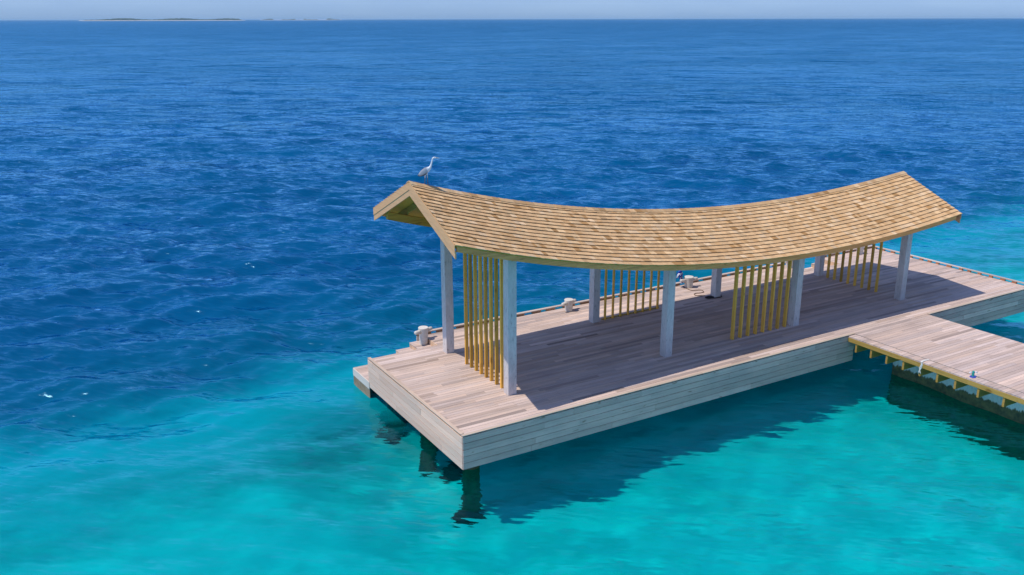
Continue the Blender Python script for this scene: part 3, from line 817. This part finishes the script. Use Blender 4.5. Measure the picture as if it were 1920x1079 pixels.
# ------------------------------------------------------------------ heron
def bird_mat():
    m, n, l, b = new_mat('heron_plumage')
    tc = n.new("ShaderNodeTexCoord"); sp = n.new("ShaderNodeSeparateXYZ"); l.new(tc.outputs['Object'], sp.inputs[0])
    rz_ = ramp(n, [(0.0, (0.16, 0.11, 0.08)), (0.19, (0.20, 0.14, 0.10)), (0.215, (0.62, 0.58, 0.55)), (0.33, (0.68, 0.68, 0.69)), (1.0, (0.78, 0.78, 0.78))])
    l.new(sp.outputs[2], rz_.inputs[0])
    bx = maprange(n, l, sp.outputs[0], 0.285, 0.30, 0, 1)
    c = mixc(n, l, 'MIX', bx, rz_.outputs[0], (0.55, 0.40, 0.22))
    l.new(c, b.inputs['Base Color']); b.inputs['Roughness'].default_value = 0.8
    return m
hx, hy = 0.985, YM
hz = zr(hx)+0.045
hr = empty('heron', (hx, hy, hz), 'grey and white heron standing upright on the left end of the roof ridge', 'heron', None, -YAW)
sk = [(-0.235, 0, 0.275), (-0.16, 0, 0.33), (-0.08, 0, 0.39), (0.0, 0, 0.425), (0.07, 0, 0.455), (0.115, 0, 0.50), (0.145, 0, 0.56), (0.165, 0, 0.63),
      (0.182, 0, 0.70), (0.198, 0, 0.76), (0.232, 0, 0.788), (0.270, 0, 0.786), (0.305, 0, 0.779), (0.355, 0, 0.774), (0.405, 0, 0.770)]
rad = [0.010, 0.030, 0.062, 0.078, 0.066, 0.044, 0.029, 0.022, 0.019, 0.020, 0.027, 0.022, 0.012, 0.008, 0.003]
ed = [(i, i+1) for i in range(len(sk)-1)]
for s, fx in ((-1, -0.045), (1, 0.045)):
    b0 = len(sk)
    leg = [(fx*0.4-0.01, s*0.03, 0.34), (fx*0.6, s*0.032, 0.27), (fx*0.75-0.003, s*0.03, 0.155), (fx*0.95, s*0.028, 0.012), (fx+0.045, s*0.032, 0.003)]
    sk += leg; rad += [0.030, 0.013, 0.009, 0.0075, 0.006]
    ed += [(3, b0)]+[(b0+i, b0+i+1) for i in range(4)]
    b1 = len(sk); sk += [(fx-0.035, s*0.026, 0.004), (fx+0.03, s*(0.032+0.03), 0.003), (fx+0.03, s*(0.032-0.028), 0.003)]; rad += [0.005]*3
    ed += [(b0+3, b1), (b0+3, b1+1), (b0+3, b1+2)]
me = bpy.data.meshes.new('heron_cage'); me.from_pydata(sk, ed, []); me.update()
tmp = bpy.data.objects.new('heron_cage', me); COL.objects.link(tmp)
md = tmp.modifiers.new('skin', 'SKIN'); md.use_smooth_shade = True
sv = me.skin_vertices[0].data
for i, r_ in enumerate(rad): sv[i].radius = (r_, r_)
sv[3].use_root = True
ss = tmp.modifiers.new('sub', 'SUBSURF'); ss.levels = 2; ss.render_levels = 2
bpy.context.view_layer.update()
dg = bpy.context.evaluated_depsgraph_get()
bme = bpy.data.meshes.new_from_object(tmp.evaluated_get(dg))
bme.name = 'body'; bme.materials.clear(); bme.materials.append(bird_mat())
bme.polygons.foreach_set("use_smooth", [True]*len(bme.polygons))
bpy.data.objects.remove(tmp)
body = bpy.data.objects.new('body', bme); COL.objects.link(body); body.parent = hr
# folded wings: grey shells with dark flight feathers along the lower edge
wm, n, l, b = new_mat('heron_wing')
at = n.new("ShaderNodeAttribute"); at.attribute_name = "tint"; l.new(at.outputs['Color'], b.inputs['Base Color']); b.inputs['Roughness'].default_value = 0.8
for s in (-1, 1):
    mb = MB(); vs = []; fs = []; cs = []; NU, NV = 14, 8
    for i in range(NU+1):
        t = i/NU; cx = 0.075-0.31*t; cz = 0.465-0.20*t
        hw = 0.080*math.sin(PI*min(1, 0.16+t*0.84))**0.7+0.004
        for j in range(NV+1):
            q = -1+2*j/NV
            bul = 0.018*math.sqrt(max(0, 1-q*q))
            yy = s*((0.068*math.sin(PI*min(1, 0.22+0.75*t))+0.004)+bul)
            vs.append((cx+hw*q*-0.35, yy, cz+hw*q))
            d = q < -0.5 and t > 0.25 or t > 0.88
            cs.append((0.06, 0.065, 0.08) if d else ((0.75, 0.75, 0.76) if (t < 0.14) else (0.36, 0.37, 0.40)))
    for i in range(NU):
        for j in range(NV):
            f = (i*(NV+1)+j, (i+1)*(NV+1)+j, (i+1)*(NV+1)+j+1, i*(NV+1)+j+1)
            fs.append(f if s > 0 else f[::-1])
    mb.v, mb.f, mb.c = vs, fs, cs
    mb.build('wing', wm, hr, smooth=True)
for s in (-1, 1):
    mb = MB(); mb.tube([(0.252, s*0.016, 0.795), (0.252, s*0.024, 0.795), (0.252, s*0.026, 0.795)], [0.006, 0.006, 0.002], 8)
    mb.build('eye', plain_mat('heron_eye', (0.04, 0.03, 0.01), 0.3, 0.05), hr)

# ------------------------------------------------------------------ rocks on the sand, and dark stand-ins for reflections
rockm = plain_mat('rock_and_reflection', (0.035, 0.05, 0.04), 0.95, 0.5, 3)
def coral(x, y, r, label):
    import bmesh
    bm = bmesh.new(); bmesh.ops.create_icosphere(bm, subdivisions=4, radius=1)
    ph = [random.uniform(0, 6) for _ in range(9)]
    for v in bm.verts:
        p = v.co
        d = 1+0.28*math.sin(3.1*p.x+ph[0])*math.sin(2.7*p.y+ph[1])+0.20*math.sin(6.3*p.x+ph[2])*math.sin(5.9*p.y+ph[3]+2*p.z)+0.12*math.sin(12*p.x+ph[4])*math.sin(13*p.y+ph[5])*math.sin(9*p.z+ph[6])
        v.co = Vector((p.x*r*d, p.y*r*0.8*d, max(-0.2, p.z)*0.42*r*d))
    me = bpy.data.meshes.new('rock_and_reflection'); bm.to_mesh(me); bm.free(); me.materials.append(rockm)
    me.polygons.foreach_set("use_smooth", [True]*len(me.polygons))
    o = bpy.data.objects.new('rock_and_reflection', me); COL.objects.link(o); o.location = (x, y, -4.15); o.rotation_euler = (0, 0, random.uniform(0, 6))
    tag(o, label, 'rock', 'coral rocks on the sand under the platform')
coral(0.9, 7.0, 0.75, 'dark coral rock underwater beside the landing at the left end')
coral(0.35, 5.9, 0.55, 'smaller dark coral rock underwater just left of the platform end')
coral(1.9, 6.4, 0.8, 'broad dark coral rock underwater below the platform left edge')
coral(2.6, 4.2, 0.8, 'wide dark mass underwater behind the left end piles, standing in for reflections')  # this and the next are added for the dark tangled reflections
coral(1.2, 2.8, 0.6, 'dark mass underwater between the two left end piles, standing in for reflections')
coral(0.35, 0.5, 0.55, 'dark coral rock underwater at the foot of the front corner pile')

# ------------------------------------------------------------------ sea haze
hm = bpy.data.materials.new('sea_haze'); hm.use_nodes = True
hn = hm.node_tree.nodes; hn.clear()
ho = hn.new('ShaderNodeOutputMaterial'); hv = hn.new('ShaderNodeVolumePrincipled')
hv.inputs['Color'].default_value = (0.52, 0.80, 1.0, 1); hv.inputs['Density'].default_value = 3.3e-5
hm.node_tree.links.new(hv.outputs[0], ho.inputs['Volume'])
mb = MB(); mb.box(-75000, 75000, -75000, 75000, -24.0, 46.0)
hz_o = mb.build('haze', hm); tag(hz_o, 'thin pale sea haze over the water that fades the far islands', 'haze', kind='stuff')
